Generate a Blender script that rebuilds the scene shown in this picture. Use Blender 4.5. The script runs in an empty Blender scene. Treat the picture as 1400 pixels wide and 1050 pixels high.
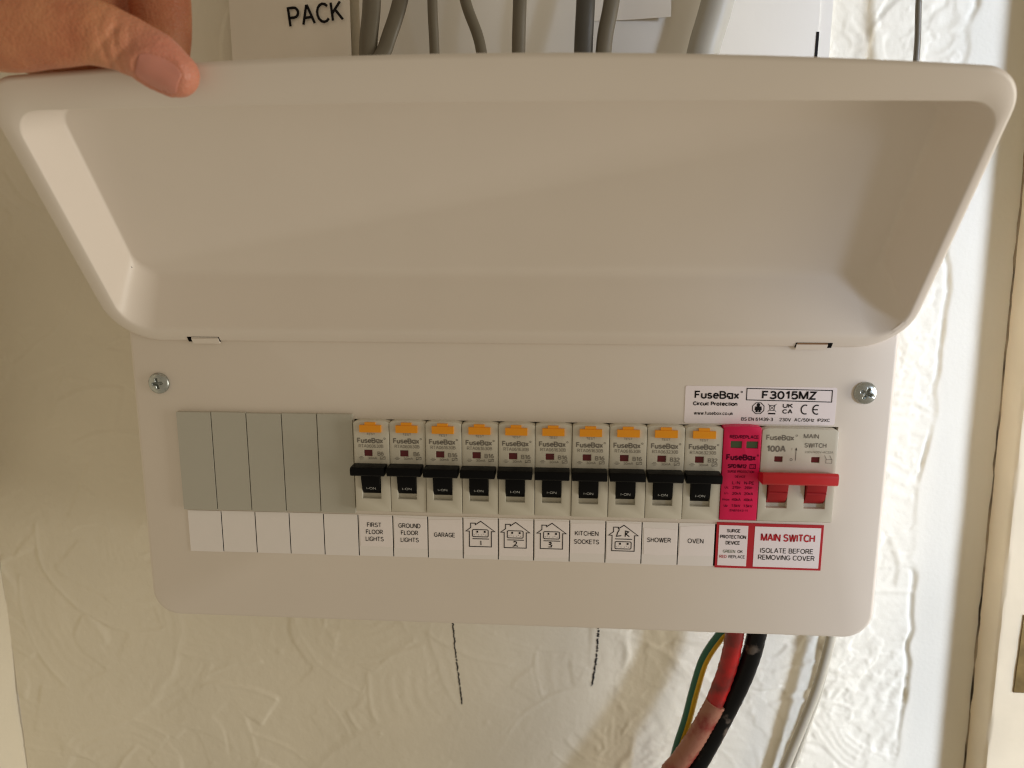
import bpy, bmesh, math, random
import numpy as np
from mathutils import Vector, Matrix
random.seed(7); rng = np.random.default_rng(11)
sc = bpy.context.scene
COL = sc.collection
MM = 0.001

# ------------------------------------------------------------------ camera
cam = bpy.data.cameras.new('camera'); co = bpy.data.objects.new('camera', cam); COL.objects.link(co)
right = Vector((0.99774229, 0.06714036, 0.00157695))
down = Vector((0.01358545, -0.17878042, -0.98379520))
fwd = Vector((-0.06577044, 0.98159550, -0.17928892))
Mx = Matrix((right, -down, -fwd)).transposed().to_4x4()
Mx.translation = Vector((192.53, -353.73, 133.14)) * MM
co.matrix_world = Mx
cam.sensor_width = 36; cam.lens = 1010 / 1400 * 36
cam.clip_start = 0.01; cam.clip_end = 50
cam.dof.use_dof = True; cam.dof.focus_distance = 0.385; cam.dof.aperture_fstop = 10
sc.camera = co

# ------------------------------------------------------------------ world and lamps
w = bpy.data.worlds.new('World'); sc.world = w; w.use_nodes = True
bg = w.node_tree.nodes['Background']
bg.inputs[0].default_value = (1.0, 0.85, 0.63, 1); bg.inputs[1].default_value = 0.332

def area(name, loc, target, sx, sy, power, color, spread=180):
    l = bpy.data.lights.new(name, 'AREA'); l.shape = 'RECTANGLE'; l.size = sx; l.size_y = sy
    l.energy = power; l.color = color; l.spread = math.radians(spread)
    o = bpy.data.objects.new(name, l); COL.objects.link(o)
    o.location = loc
    o.rotation_euler = (Vector(target) - Vector(loc)).to_track_quat('-Z', 'Y').to_euler()
    return o
# daylight from a window to the right of the unit
area('window_light', (1.10, -0.58, 0.22), (0.448, 0.10, 0.15), 0.22, 1.2, 1.0, (0.80, 0.95, 1.24), 18)
# broad fill on the window side, added to brighten faces turned right
area('right_fill_lamp', (1.4, -0.26, -0.05), (0.0, -0.02, 0.08), 0.35, 0.8, 9.2, (1.0, 0.95, 0.86), 180)

vs = sc.view_settings
vs.view_transform = 'Standard'; vs.look = 'None'; vs.exposure = 0; vs.gamma = 1; vs.use_curve_mapping = False
sc.render.engine = 'CYCLES'
sc.cycles.use_denoising = True
sc.cycles.max_bounces = 8
sc.cycles.filter_width = 1.2
sc.cycles.use_adaptive_sampling = False

# ------------------------------------------------------------------ materials
def lin(c):
    return tuple(((v / 255) / 12.92 if v / 255 <= 0.04045 else ((v / 255 + 0.055) / 1.055) ** 2.4) for v in c)

MATS = {}
def mat(name, rgb, rough=0.5, metal=0.0, vary=0.0, vscale=40, bump=0.0, bscale=400, spec=0.5, sss=0.0, rgb2=None, mask=None, coat=0.0):
    m = bpy.data.materials.new(name); m.use_nodes = True
    nt = m.node_tree; b = nt.nodes['Principled BSDF']
    c = lin(rgb)
    b.inputs['Base Color'].default_value = (*c, 1)
    b.inputs['Roughness'].default_value = rough
    b.inputs['Metallic'].default_value = metal
    b.inputs['Specular IOR Level'].default_value = spec
    if coat: b.inputs['Coat Weight'].default_value = coat; b.inputs['Coat Roughness'].default_value = 0.25
    tc = nt.nodes.new('ShaderNodeTexCoord')
    def noise(scale, detail=4):
        n = nt.nodes.new('ShaderNodeTexNoise'); n.inputs['Scale'].default_value = scale
        n.inputs['Detail'].default_value = detail
        nt.links.new(tc.outputs['Object'], n.inputs['Vector']); return n
    if vary or rgb2:
        n = noise(vscale); r = nt.nodes.new('ShaderNodeValToRGB')
        nt.links.new(n.outputs['Fac'], r.inputs['Fac'])
        if rgb2:
            a, bb = mask or (0.45, 0.6)
            r.color_ramp.elements[0].position = a; r.color_ramp.elements[1].position = bb
            r.color_ramp.elements[0].color = (*c, 1); r.color_ramp.elements[1].color = (*lin(rgb2), 1)
        else:
            r.color_ramp.elements[0].position = 0.3; r.color_ramp.elements[1].position = 0.7
            r.color_ramp.elements[0].color = (*[v * (1 - vary) for v in c], 1)
            r.color_ramp.elements[1].color = (*[min(1, v * (1 + vary)) for v in c], 1)
        nt.links.new(r.outputs['Color'], b.inputs['Base Color'])
        mr = nt.nodes.new('ShaderNodeMapRange'); n2 = noise(vscale * 2.3)
        mr.inputs['To Min'].default_value = max(0.02, rough - 0.08); mr.inputs['To Max'].default_value = min(1, rough + 0.08)
        nt.links.new(n2.outputs['Fac'], mr.inputs['Value']); nt.links.new(mr.outputs['Result'], b.inputs['Roughness'])
    if bump:
        n = noise(bscale, 5); bp = nt.nodes.new('ShaderNodeBump')
        bp.inputs['Strength'].default_value = bump; bp.inputs['Distance'].default_value = 0.0006
        nt.links.new(n.outputs['Fac'], bp.inputs['Height']); nt.links.new(bp.outputs['Normal'], b.inputs['Normal'])
    if sss:
        b.inputs['Subsurface Weight'].default_value = sss
        b.inputs['Subsurface Radius'].default_value = (1.0, 0.35, 0.2); b.inputs['Subsurface Scale'].default_value = 0.004
    MATS[name] = m
    return m

mat('powder_coat', (228, 218, 206), 0.42, vary=0.012, vscale=25, bump=0.05, bscale=1600)
mat('blank_plastic', (186, 183, 170), 0.5, vary=0.012, vscale=60, bump=0.05, bscale=1500)
mat('breaker_plastic', (206, 200, 183), 0.42, vary=0.015, vscale=80, bump=0.04, bscale=1500)
mat('black_plastic', (7, 7, 8), 0.5, spec=0.12, vary=0.1, vscale=120, bump=0.06, bscale=1800)
mat('orange_plastic', (240, 156, 12), 0.4, vary=0.04, vscale=150)
mat('dark_red_plastic', (98, 8, 16), 0.3)
mat('red_plastic', (196, 20, 28), 0.38, vary=0.05, vscale=100, coat=0.2)
mat('deep_red_plastic', (160, 12, 24), 0.4, vary=0.05, vscale=100)
mat('pink_sticker', (218, 0, 78), 0.42, vary=0.03, vscale=80)
mat('green_window', (66, 84, 52), 0.25)
mat('near_black', (14, 11, 9), 0.9, spec=0.1)  # near-black that stands for shade inside openings; also backs the labels
mat('grey_print', (118, 111, 100), 0.7)
mat('pale_print', (138, 131, 119), 0.7)
mat('black_print', (28, 25, 25), 0.6, spec=0.1)
mat('soft_black_print', (38, 34, 32), 0.65, spec=0.1)
mat('plum_print', (82, 4, 36), 0.6, spec=0.1)
mat('red_print', (184, 18, 34), 0.55)
mat('green_print', (92, 108, 80), 0.6)
mat('white_print', (190, 190, 186), 0.6)
mat('label_card', (240, 234, 230), 0.55, vary=0.01, vscale=90)
mat('label_paper', (246, 238, 236), 0.62, vary=0.015, vscale=120, bump=0.05, bscale=900)
mat('gloss_label', (246, 236, 238), 0.35, vary=0.01, vscale=60)
mat('zinc', (178, 182, 178), 0.28, metal=0.9, vary=0.12, vscale=500)
mat('brass_edge', (178, 140, 104), 0.35, metal=0.5, vary=0.1, vscale=400)
mat('wall_paint', (232, 225, 207), 0.62, vary=0.03, vscale=14, bump=0.25, bscale=420)
mat('board_paint', (232, 226, 214), 0.5, vary=0.02, vscale=18, bump=0.08, bscale=300)
mat('frame_paint', (224, 208, 178), 0.5, vary=0.06, vscale=24, bump=0.2, bscale=160)
mat('frame_grey', (172, 160, 140), 0.55, vary=0.1, vscale=40, bump=0.3, bscale=220)
mat('frame_crack', (150, 132, 104), 0.9, rgb2=(58, 48, 36), mask=(.42, .58), vscale=28)
mat('grey_cable', (106, 99, 84), 0.45, vary=0.07, vscale=60, bump=0.08, bscale=300)
mat('dark_cable', (74, 71, 64), 0.45, vary=0.1, vscale=60, bump=0.08, bscale=300)
mat('conduit', (176, 172, 160), 0.45, vary=0.06, vscale=50, bump=0.1, bscale=250)
mat('green_cable', (0, 82, 58), 0.35, vary=0.1, vscale=200)
mat('yellow_cable', (206, 170, 34), 0.35, vary=0.1, vscale=200)
mat('red_cable', (164, 20, 18), 0.38, rgb2=(112, 26, 20), mask=(0.46, 0.62), vscale=70, bump=0.25, bscale=260)
mat('brown_sheath', (152, 100, 78), 0.5, rgb2=(128, 40, 30), mask=(0.5, 0.66), vscale=80, bump=0.4, bscale=300)
mat('black_cable', (6, 6, 6), 0.42, spec=0.18, rgb2=(92, 82, 72), mask=(0.56, 0.64), vscale=75, bump=0.25, bscale=300)
mat('white_flex', (176, 168, 150), 0.42, vary=0.05, vscale=80, bump=0.1, bscale=300)
mat('paper', (238, 230, 216), 0.7, vary=0.02, vscale=30, bump=0.06, bscale=200)
mat('pen_ink', (30, 26, 26), 0.7)
mat('tarnished_brass', (120, 98, 56), 0.45, metal=0.7, vary=0.25, vscale=120, bump=0.3, bscale=300)
mat('nail', (210, 136, 118), 0.3, sss=0.2, vary=0.05, vscale=120)

def skin_material():
    m = bpy.data.materials.new('skin'); m.use_nodes = True; nt = m.node_tree
    b = nt.nodes['Principled BSDF']; b.inputs['Roughness'].default_value = 0.5
    b.inputs['Subsurface Weight'].default_value = 0.25
    b.inputs['Subsurface Radius'].default_value = (1, .35, .2); b.inputs['Subsurface Scale'].default_value = 0.003
    tc = nt.nodes.new('ShaderNodeTexCoord')
    n = nt.nodes.new('ShaderNodeTexNoise'); n.inputs['Scale'].default_value = 45; n.inputs['Detail'].default_value = 5
    nt.links.new(tc.outputs['Object'], n.inputs['Vector'])
    r = nt.nodes.new('ShaderNodeValToRGB')
    r.color_ramp.elements[0].position = .35; r.color_ramp.elements[1].position = .68
    r.color_ramp.elements[0].color = (*lin((184, 112, 78)), 1); r.color_ramp.elements[1].color = (*lin((210, 146, 104)), 1)
    nt.links.new(n.outputs['Fac'], r.inputs['Fac'])
    # the fingertip is pinker than the rest of the thumb: a property of the skin, by its distance from the tip
    geo = nt.nodes.new('ShaderNodeNewGeometry')
    d = nt.nodes.new('ShaderNodeVectorMath'); d.operation = 'DISTANCE'
    d.inputs[1].default_value = (0.058, -0.090, 0.192)
    nt.links.new(geo.outputs['Position'], d.inputs[0])
    mr = nt.nodes.new('ShaderNodeMapRange'); mr.inputs['From Min'].default_value = 0.010; mr.inputs['From Max'].default_value = 0.030
    mr.inputs['To Min'].default_value = 0.75; mr.inputs['To Max'].default_value = 0
    nt.links.new(d.outputs['Value'], mr.inputs['Value'])
    mx = nt.nodes.new('ShaderNodeMix'); mx.data_type = 'RGBA'
    nt.links.new(mr.outputs['Result'], mx.inputs['Factor'])
    nt.links.new(r.outputs['Color'], mx.inputs['A']); mx.inputs['B'].default_value = (*lin((204, 132, 112)), 1)
    nt.links.new(mx.outputs['Result'], b.inputs['Base Color'])
    n2 = nt.nodes.new('ShaderNodeTexVoronoi'); n2.inputs['Scale'].default_value = 900
    nt.links.new(tc.outputs['Object'], n2.inputs['Vector'])
    n3 = nt.nodes.new('ShaderNodeTexNoise'); n3.inputs['Scale'].default_value = 260; n3.inputs['Detail'].default_value = 4
    nt.links.new(tc.outputs['Object'], n3.inputs['Vector'])
    ad = nt.nodes.new('ShaderNodeMath'); nt.links.new(n2.outputs['Distance'], ad.inputs[0]); nt.links.new(n3.outputs['Fac'], ad.inputs[1])
    bp = nt.nodes.new('ShaderNodeBump'); bp.inputs['Strength'].default_value = 0.4; bp.inputs['Distance'].default_value = 0.0006
    nt.links.new(ad.outputs[0], bp.inputs['Height']); nt.links.new(bp.outputs['Normal'], b.inputs['Normal'])
    MATS['skin'] = m
skin_material()

# ------------------------------------------------------------------ helpers (all lengths in millimetres)
WORLD = {}
def link(name, me, m, parent=None, loc=(0, 0, 0), smooth=False):
    """loc in mm, relative to the parent's own origin"""
    o = bpy.data.objects.new(name, me); COL.objects.link(o)
    if me is not None and m is not None and not me.materials:
        for mm in (m if isinstance(m, (list, tuple)) else [m]): me.materials.append(MATS[mm])
    o.location = Vector(loc) * MM
    if parent: o.parent = parent
    if smooth and me: me.polygons.foreach_set('use_smooth', [True] * len(me.polygons))
    return o

def tag(o, label=None, cat=None, group=None, kind=None):
    for k, v in (('label', label), ('category', cat), ('group', group), ('kind', kind)):
        if v: o[k] = v
    return o

def mesh_from(verts, faces, mats=None):
    me = bpy.data.meshes.new('m')
    me.from_pydata([(x * MM, y * MM, z * MM) for x, y, z in verts], [], faces)
    if mats: me.polygons.foreach_set('material_index', mats)
    me.update(); return me

def bm_mesh(bm, scale=True):
    if scale: bmesh.ops.scale(bm, vec=(MM, MM, MM), verts=bm.verts)
    bmesh.ops.recalc_face_normals(bm, faces=bm.faces)
    me = bpy.data.meshes.new('m'); bm.to_mesh(me); bm.free(); return me

def bev(bm, width, seg=2, ang=35):
    es = [e for e in bm.edges if len(e.link_faces) == 2 and e.calc_face_angle(0) > math.radians(ang)]
    if es: bmesh.ops.bevel(bm, geom=es, offset=width, segments=seg, profile=0.6, affect='EDGES', clamp_overlap=True)

def smooth_by_angle(me, ang=40):
    me.polygons.foreach_set('use_smooth', [True] * len(me.polygons))
    me.set_sharp_from_angle(angle=math.radians(ang))
    return me

def add_box(bm, x0, x1, y0, y1, z0, z1):
    v = [bm.verts.new(p) for p in ((x0, y0, z0), (x1, y0, z0), (x1, y1, z0), (x0, y1, z0), (x0, y0, z1), (x1, y0, z1), (x1, y1, z1), (x0, y1, z1))]
    for f in ((0, 1, 2, 3), (7, 6, 5, 4), (0, 4, 5, 1), (1, 5, 6, 2), (2, 6, 7, 3), (3, 7, 4, 0)): bm.faces.new([v[i] for i in f])

def box_mesh(x0, x1, y0, y1, z0, z1, b=0.0, seg=2):
    bm = bmesh.new(); add_box(bm, x0, x1, y0, y1, z0, z1)
    if b: bev(bm, b, seg)
    return smooth_by_angle(bm_mesh(bm))

def prism_x(profile, x0, x1, b=0.0, seg=2):
    """profile = [(y, z)...] extruded along x"""
    bm = bmesh.new()
    a = [bm.verts.new((x0, y, z)) for y, z in profile]; c = [bm.verts.new((x1, y, z)) for y, z in profile]
    n = len(profile)
    bm.faces.new(a); bm.faces.new(c[::-1])
    for i in range(n): bm.faces.new((a[i], c[i], c[(i + 1) % n], a[(i + 1) % n]))
    bmesh.ops.recalc_face_normals(bm, faces=bm.faces)
    if b: bev(bm, b, seg)
    return smooth_by_angle(bm_mesh(bm))

def relief(xs, zs, h, base, b=0.25, corner=0):
    """stepped block: cell (i,j) has its front at y=-h[j][i]; closed back at y=base"""
    bm = bmesh.new(); nx, nz = len(xs) - 1, len(zs) - 1
    H = lambda i, j: h[j][i] if 0 <= i < nx and 0 <= j < nz else None
    q = lambda *p: bm.faces.new([bm.verts.new(v) for v in p])
    for j in range(nz):
        for i in range(nx):
            y = -H(i, j); q((xs[i], y, zs[j]), (xs[i + 1], y, zs[j]), (xs[i + 1], y, zs[j + 1]), (xs[i], y, zs[j + 1]))
            q((xs[i], base, zs[j]), (xs[i], base, zs[j + 1]), (xs[i + 1], base, zs[j + 1]), (xs[i + 1], base, zs[j]))
            for di, dj in ((1, 0), (0, 1), (-1, 0), (0, -1)):
                o = H(i + di, j + dj)
                if o is None: y2 = base
                elif (di > 0 or dj > 0) and o != H(i, j): y2 = -o
                else: continue
                if di: X = xs[i + 1] if di > 0 else xs[i]; q((X, y, zs[j]), (X, y2, zs[j]), (X, y2, zs[j + 1]), (X, y, zs[j + 1]))
                else: Z = zs[j + 1] if dj > 0 else zs[j]; q((xs[i], y, Z), (xs[i + 1], y, Z), (xs[i + 1], y2, Z), (xs[i], y2, Z))
    bmesh.ops.remove_doubles(bm, verts=bm.verts, dist=0.001)
    bmesh.ops.recalc_face_normals(bm, faces=bm.faces)
    if corner:
        for v in bm.verts:
            if abs(v.co.z - zs[-1]) < .01 and (abs(v.co.x - xs[0]) < .01 or abs(v.co.x - xs[-1]) < .01) : v.co.z -= corner
    bmesh.ops.dissolve_limit(bm, angle_limit=0.01, verts=bm.verts, edges=bm.edges)
    bev(bm, b)
    return smooth_by_angle(bm_mesh(bm))

def rrect(x0, x1, z0, z1, r, n=8, r_top=None):
    rt = r if r_top is None else r_top
    pts = []
    for cx, cz, a0, rr in ((x1 - r, z0 + r, -90, r), (x1 - rt, z1 - rt, 0, rt), (x0 + rt, z1 - rt, 90, rt), (x0 + r, z0 + r, 180, r)):
        for k in range(n + 1):
            a = math.radians(a0 + 90 * k / n); pts.append((cx + rr * math.cos(a), cz + rr * math.sin(a)))
    return pts

def sheet_mesh(pts, y_front, y_back):
    n = len(pts)
    v = [(x, y_front, z) for x, z in pts] + [(x, y_back, z) for x, z in pts]
    f = [tuple(range(n)), tuple(range(2 * n - 1, n - 1, -1))] + [(i, (i + 1) % n + 0, (i + 1) % n + n, i + n) for i in range(n)]
    f = [tuple(range(n))] + [tuple(reversed(range(n, 2 * n)))] + [(i, i + n, (i + 1) % n + n, (i + 1) % n) for i in range(n)]
    me = mesh_from(v, f)
    bm = bmesh.new(); bm.from_mesh(me); return bm_mesh(bm, False)

def catmull(pts, n=10):
    P = [Vector(p) for p in pts]; P = [2 * P[0] - P[1]] + P + [2 * P[-1] - P[-2]]
    out = []
    for i in range(1, len(P) - 2):
        for k in range(n):
            t = k / n
            out.append(0.5 * ((2 * P[i]) + (P[i + 1] - P[i - 1]) * t + (2 * P[i - 1] - 5 * P[i] + 4 * P[i + 1] - P[i + 2]) * t * t + (3 * P[i] - P[i - 1] - 3 * P[i + 1] + P[i + 2]) * t ** 3))
    out.append(P[-2]); return out

def tube(pts, ra, rb=None, n=16, seg=10, matfn=None, rscale=None, wob=0.0):
    """oval tube: ra = half width across the view, rb = half depth"""
    rb = rb or ra; C = catmull(pts, seg); V = []; F = []; M = []
    for i, c in enumerate(C):
        t = (C[min(i + 1, len(C) - 1)] - C[max(i - 1, 0)]).normalized()
        side = t.cross(Vector((0, 1, 0)));
        side = side.normalized() if side.length > 1e-4 else Vector((1, 0, 0))
        up = side.cross(t).normalized()
        s = rscale(i / (len(C) - 1)) if rscale else 1
        for k in range(n):
            a = 2 * math.pi * k / n
            ww = 1 + wob * math.sin(3.1 * i + 2 * a) * random.random()
            V.append(c + side * (ra * s * ww * math.cos(a)) + up * (rb * s * ww * math.sin(a)))
    for i in range(len(C) - 1):
        for k in range(n):
            F.append((i * n + k, i * n + (k + 1) % n, (i + 1) * n + (k + 1) % n, (i + 1) * n + k))
            if matfn: M.append(matfn(k / n, i / len(C)))
    F.append(tuple(range(n))[::-1]); F.append(tuple(range((len(C) - 1) * n, len(C) * n)))
    if matfn: M += [0, 0]
    me = mesh_from(V, F, M if matfn else None)
    bm = bmesh.new(); bm.from_mesh(me); bmesh.ops.recalc_face_normals(bm, faces=bm.faces); bm.to_mesh(me); bm.free()
    return smooth_by_angle(me, 60)

# ---- print: text and line art laid on a surface in the xz plane
def arc(cx, cy, rx, ry, a0, a1, n=None):
    n = n or max(4, int(abs(a1 - a0) / 24) + 1)
    return [(cx + rx * math.cos(math.radians(a0 + (a1 - a0) * k / (n - 1))), cy + ry * math.sin(math.radians(a0 + (a1 - a0) * k / (n - 1)))) for k in range(n)]
def oval(cx, cy, rx, ry, n=18): return ('O', [(cx + rx * math.cos(2 * math.pi * k / n), cy + ry * math.sin(2 * math.pi * k / n)) for k in range(n)])
X = .72   # x-height
FONT = {
 'A': (.74, [[(0, 0), (.34, 1), (.40, 1), (.74, 0)], [(.13, .36), (.61, .36)]]),
 'B': (.64, [[(0, 0), (0, 1), (.34, 1)] + arc(.34, .765, .25, .235, 90, -90) + [(.03, .53)], [(.36, .53)] + arc(.36, .265, .28, .265, 90, -90) + [(.0, 0)]]),
 'C': (.70, [arc(.40, .5, .40, .5, 42, 318)]), 'D': (.68, [[(0, 0), (0, 1), (.27, 1)] + arc(.27, .5, .41, .5, 90, -90) + [(0, 0)]]),
 'E': (.58, [[(.57, 1), (0, 1), (0, 0), (.58, 0)], [(0, .53), (.52, .53)]]), 'F': (.54, [[(.54, 1), (0, 1), (0, 0)], [(0, .52), (.46, .52)]]),
 'G': (.76, [arc(.41, .5, .41, .5, 42, 325) + [(.76, .46), (.44, .46)]]), 'H': (.66, [[(0, 0), (0, 1)], [(.66, 0), (.66, 1)], [(0, .53), (.66, .53)]]),
 'I': (.02, [[(.01, 0), (.01, 1)]]), 'K': (.64, [[(0, 0), (0, 1)], [(.6, 1), (.03, .42)], [(.22, .6), (.64, 0)]]), 'L': (.5, [[(0, 1), (0, 0), (.5, 0)]]),
 'M': (.80, [[(0, 0), (0, 1), (.04, 1), (.38, .06), (.42, .06), (.76, 1), (.80, 1), (.80, 0)]]), 'N': (.66, [[(0, 0), (0, 1), (.03, 1), (.63, 0), (.66, 0), (.66, 1)]]),
 'O': (.84, [oval(.42, .5, .42, .5)]), 'P': (.6, [[(0, 0), (0, 1), (.34, 1)] + arc(.34, .73, .27, .27, 90, -90) + [(0, .46)]]),
 'R': (.66, [[(0, 0), (0, 1), (.36, 1)] + arc(.36, .74, .26, .26, 90, -90) + [(0, .48)], [(.34, .48), (.66, 0)]]),
 'S': (.64, [arc(.32, .755, .28, .245, 25, 262) + arc(.31, .26, .32, .26, 80, -158)]), 'T': (.64, [[(0, 1), (.64, 1)], [(.32, 1), (.32, 0)]]),
 'U': (.66, [[(0, 1), (0, .33)] + arc(.33, .33, .33, .33, 180, 360) + [(.66, 1)]]), 'V': (.7, [[(0, 1), (.33, 0), (.37, 0), (.7, 1)]]),
 'W': (1.0, [[(0, 1), (.24, 0), (.27, 0), (.48, .96), (.52, .96), (.73, 0), (.76, 0), (1, 1)]]), 'X': (.64, [[(0, 1), (.64, 0)], [(.64, 1), (0, 0)]]), 'Z': (.62, [[(.02, 1), (.6, 1), (.02, 0), (.62, 0)]]),
 '0': (.58, [oval(.29, .5, .29, .5)]), '1': (.36, [[(.02, .76), (.26, 1), (.28, 1), (.28, 0)]]), '2': (.6, [arc(.3, .72, .28, .28, 165, -35) + [(.0, .0), (.6, 0)]]),
 '3': (.58, [arc(.28, .755, .26, .245, 155, -80) + [(.2, .52)], [(.2, .52)] + arc(.28, .265, .30, .265, 88, -155)]), '4': (.62, [[(.46, 0), (.46, 1), (.43, 1), (0, .3), (.62, .3)]]),
 '5': (.58, [[(.54, 1), (.1, 1), (.05, .52)] + arc(.28, .33, .30, .33, 125, -150)]), '6': (.6, [oval(.3, .31, .29, .31), arc(.36, .38, .35, .62, 62, 180)]),
 '7': (.58, [[(0, 1), (.58, 1), (.2, 0)]]), 'J': (.46, [[(.46, 1), (.46, .28)] + arc(.23, .28, .23, .28, 0, -170)]), 'l': (.02, [[(.01, 0), (.01, 1)]]),
 '8': (.58, [oval(.29, .76, .24, .24), oval(.29, .265, .29, .265)]), '9': (.6, [oval(.3, .69, .29, .31), arc(.24, .62, .35, .62, 0, -118)]),
 'a': (.52, [oval(.26, X / 2, .26, X / 2), [(.52, X), (.52, 0)]]), 'b': (.54, [[(0, 1), (0, 0)], oval(.27, X / 2, .27, X / 2)]), 'c': (.5, [arc(.29, X / 2, .29, X / 2, 45, 315)]),
 'e': (.56, [[(.03, X * .52), (.55, X * .52)] + arc(.28, X / 2, .28, X / 2, 5, 318)]), 'f': (.32, [[(.12, 0), (.12, .8)] + arc(.28, .8, .16, .2, 180, 90), [(0, X), (.32, X)]]),
 'i': (.02, [[(.01, 0), (.01, X)], [(.01, .9), (.01, 1)]]), 'k': (.5, [[(0, 0), (0, 1)], [(.47, X), (.02, .3)], [(.18, .43), (.5, 0)]]),
 'm': (.8, [[(0, 0), (0, X)], [(0, X * .6)] + arc(.2, X * .66, .2, X * .34, 165, 0) + [(.4, 0)], [(.4, X * .6)] + arc(.6, X * .66, .2, X * .34, 165, 0) + [(.8, 0)]]),
 'n': (.48, [[(0, 0), (0, X)], [(0, X * .6)] + arc(.24, X * .62, .24, X * .38, 165, 0) + [(.48, 0)]]), 'o': (.58, [oval(.29, X / 2, .29, X / 2)]),
 'p': (.54, [[(0, X), (0, -.26)], oval(.27, X / 2, .27, X / 2)]), 'r': (.3, [[(0, 0), (0, X)], [(0, X * .55)] + arc(.26, X * .6, .26, X * .4, 170, 80)]),
 's': (.48, [arc(.24, X * .755, .21, X * .245, 25, 262) + arc(.23, X * .26, .24, X * .26, 80, -158)]), 't': (.32, [[(.13, .94), (.13, .14)] + arc(.26, .14, .13, .14, 180, 280), [(0, X), (.32, X)]]),
 'u': (.5, [[(0, X), (0, .25)] + arc(.25, .25, .25, .25, 180, 360), [(.5, X), (.5, 0)]]), 'w': (.8, [[(0, X), (.19, 0), (.22, 0), (.38, X * .95), (.42, X * .95), (.58, 0), (.61, 0), (.8, X)]]),
 'x': (.5, [[(0, X), (.5, 0)], [(.5, X), (0, 0)]]), 'z': (.46, [[(0, X), (.45, X), (0, 0), (.46, 0)]]),
 '-': (.3, [[(0, .4), (.3, .4)]]), '/': (.34, [[(0, 0), (.34, 1)]]), '.': (.04, [[(.02, 0), (.02, .1)]]), '~': (.4, [[(0, .4), (.12, .5), (.28, .4), (.4, .5)]]),
 # the maker's square o, open at its lower left
 '@': (.60, [[(.0, X), (.60, X), (.60, .0), (.22, .0), (.22, .24)], [(0, X), (0, .24), (.34, .24)]]),
}
def strokes(t):
    x = 0; out = []
    for c in t:
        if c == ' ': x += .42; continue
        wd, st = FONT[c]
        for p in st:
            cl = isinstance(p, tuple); pts = p[1] if cl else p
            out.append((cl, [(x + a, b) for a, b in pts]))
        x += wd + .24
    return x - .24, out

class Print:
    def __init__(s, y): s.v = []; s.f = []; s.m = []; s.y = y; s.mats = []
    def _m(s, m):
        if m not in s.mats: s.mats.append(m)
        return s.mats.index(m)
    def text(s, t, cx, cz, wd, ht, m='black_print', bold=0.0, tilt=0.0):
        total, st = strokes(t); y0 = s.y; lw = ht * ((.15 if ht > 1.9 else .12) + bold * (3.2 if ht > 1.9 else 2.4))
        c, sn = math.cos(tilt), math.sin(tilt)
        for k, (cl, pts) in enumerate(st):
            P = []
            for a, b in pts:
                x = (a / total - .5) * (wd - lw) if total > .1 else 0; z = (b - .5) * (ht - lw); P.append((cx + x * c - z * sn, cz + x * sn + z * c))
            if not callable(y0): s.y = y0 - .012 * (k % 4)
            s.line(P, lw, m, cl)
        s.y = y0
        return s
    def poly(s, pts, m='black_print'):
        b = len(s.v); s.v += [(x, s.y(z) if callable(s.y) else s.y, z) for x, z in pts]
        s.f.append(tuple(range(b, b + len(pts)))); s.m.append(s._m(m)); return s
    def rect(s, x0, x1, z0, z1, m='black_print'): return s.poly([(x0, z0), (x1, z0), (x1, z1), (x0, z1)], m)
    def line(s, pts, wd, m='black_print', closed=False):
        P = [Vector(p) for p in pts]; n = len(P); L = []; Rr = []
        for i in range(n):
            a = P[(i - 1) % n] if (closed or i > 0) else P[i]; c = P[(i + 1) % n] if (closed or i < n - 1) else P[i]
            d1 = (P[i] - a); d2 = (c - P[i])
            d1 = d1.normalized() if d1.length > 1e-6 else d2.normalized(); d2 = d2.normalized() if d2.length > 1e-6 else d1
            t = d1 + d2; t = t.normalized() if t.length > 1e-3 else d1
            nn = Vector((-t.y, t.x)); k = wd / 2 / max(0.45, nn.dot(Vector((-d1.y, d1.x))))
            L.append(P[i] + nn * k); Rr.append(P[i] - nn * k)
        for i in range(n if closed else n - 1):
            j = (i + 1) % n; s.poly([tuple(Rr[i]), tuple(Rr[j]), tuple(L[j]), tuple(L[i])], m)
        return s
    def ring(s, cx, cz, r, wd, m='black_print', n=18, a0=0, a1=360, sx=1):
        cl = a1 - a0 >= 360
        pts = [(cx + sx * r * math.cos(math.radians(a0 + (a1 - a0) * k / (n if cl else n - 1))), cz + r * math.sin(math.radians(a0 + (a1 - a0) * k / (n if cl else n - 1)))) for k in range(n)]
        return s.line(pts, wd, m, cl)
    def mesh(s):
        me = mesh_from(s.v, s.f, s.m)
        bm = bmesh.new(); bm.from_mesh(me)
        for f in bm.faces:
            f.normal_update()
            if f.normal.y > 0: f.normal_flip()
        bm.to_mesh(me); bm.free()
        for m in s.mats: me.materials.append(MATS[m])
        return me

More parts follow.
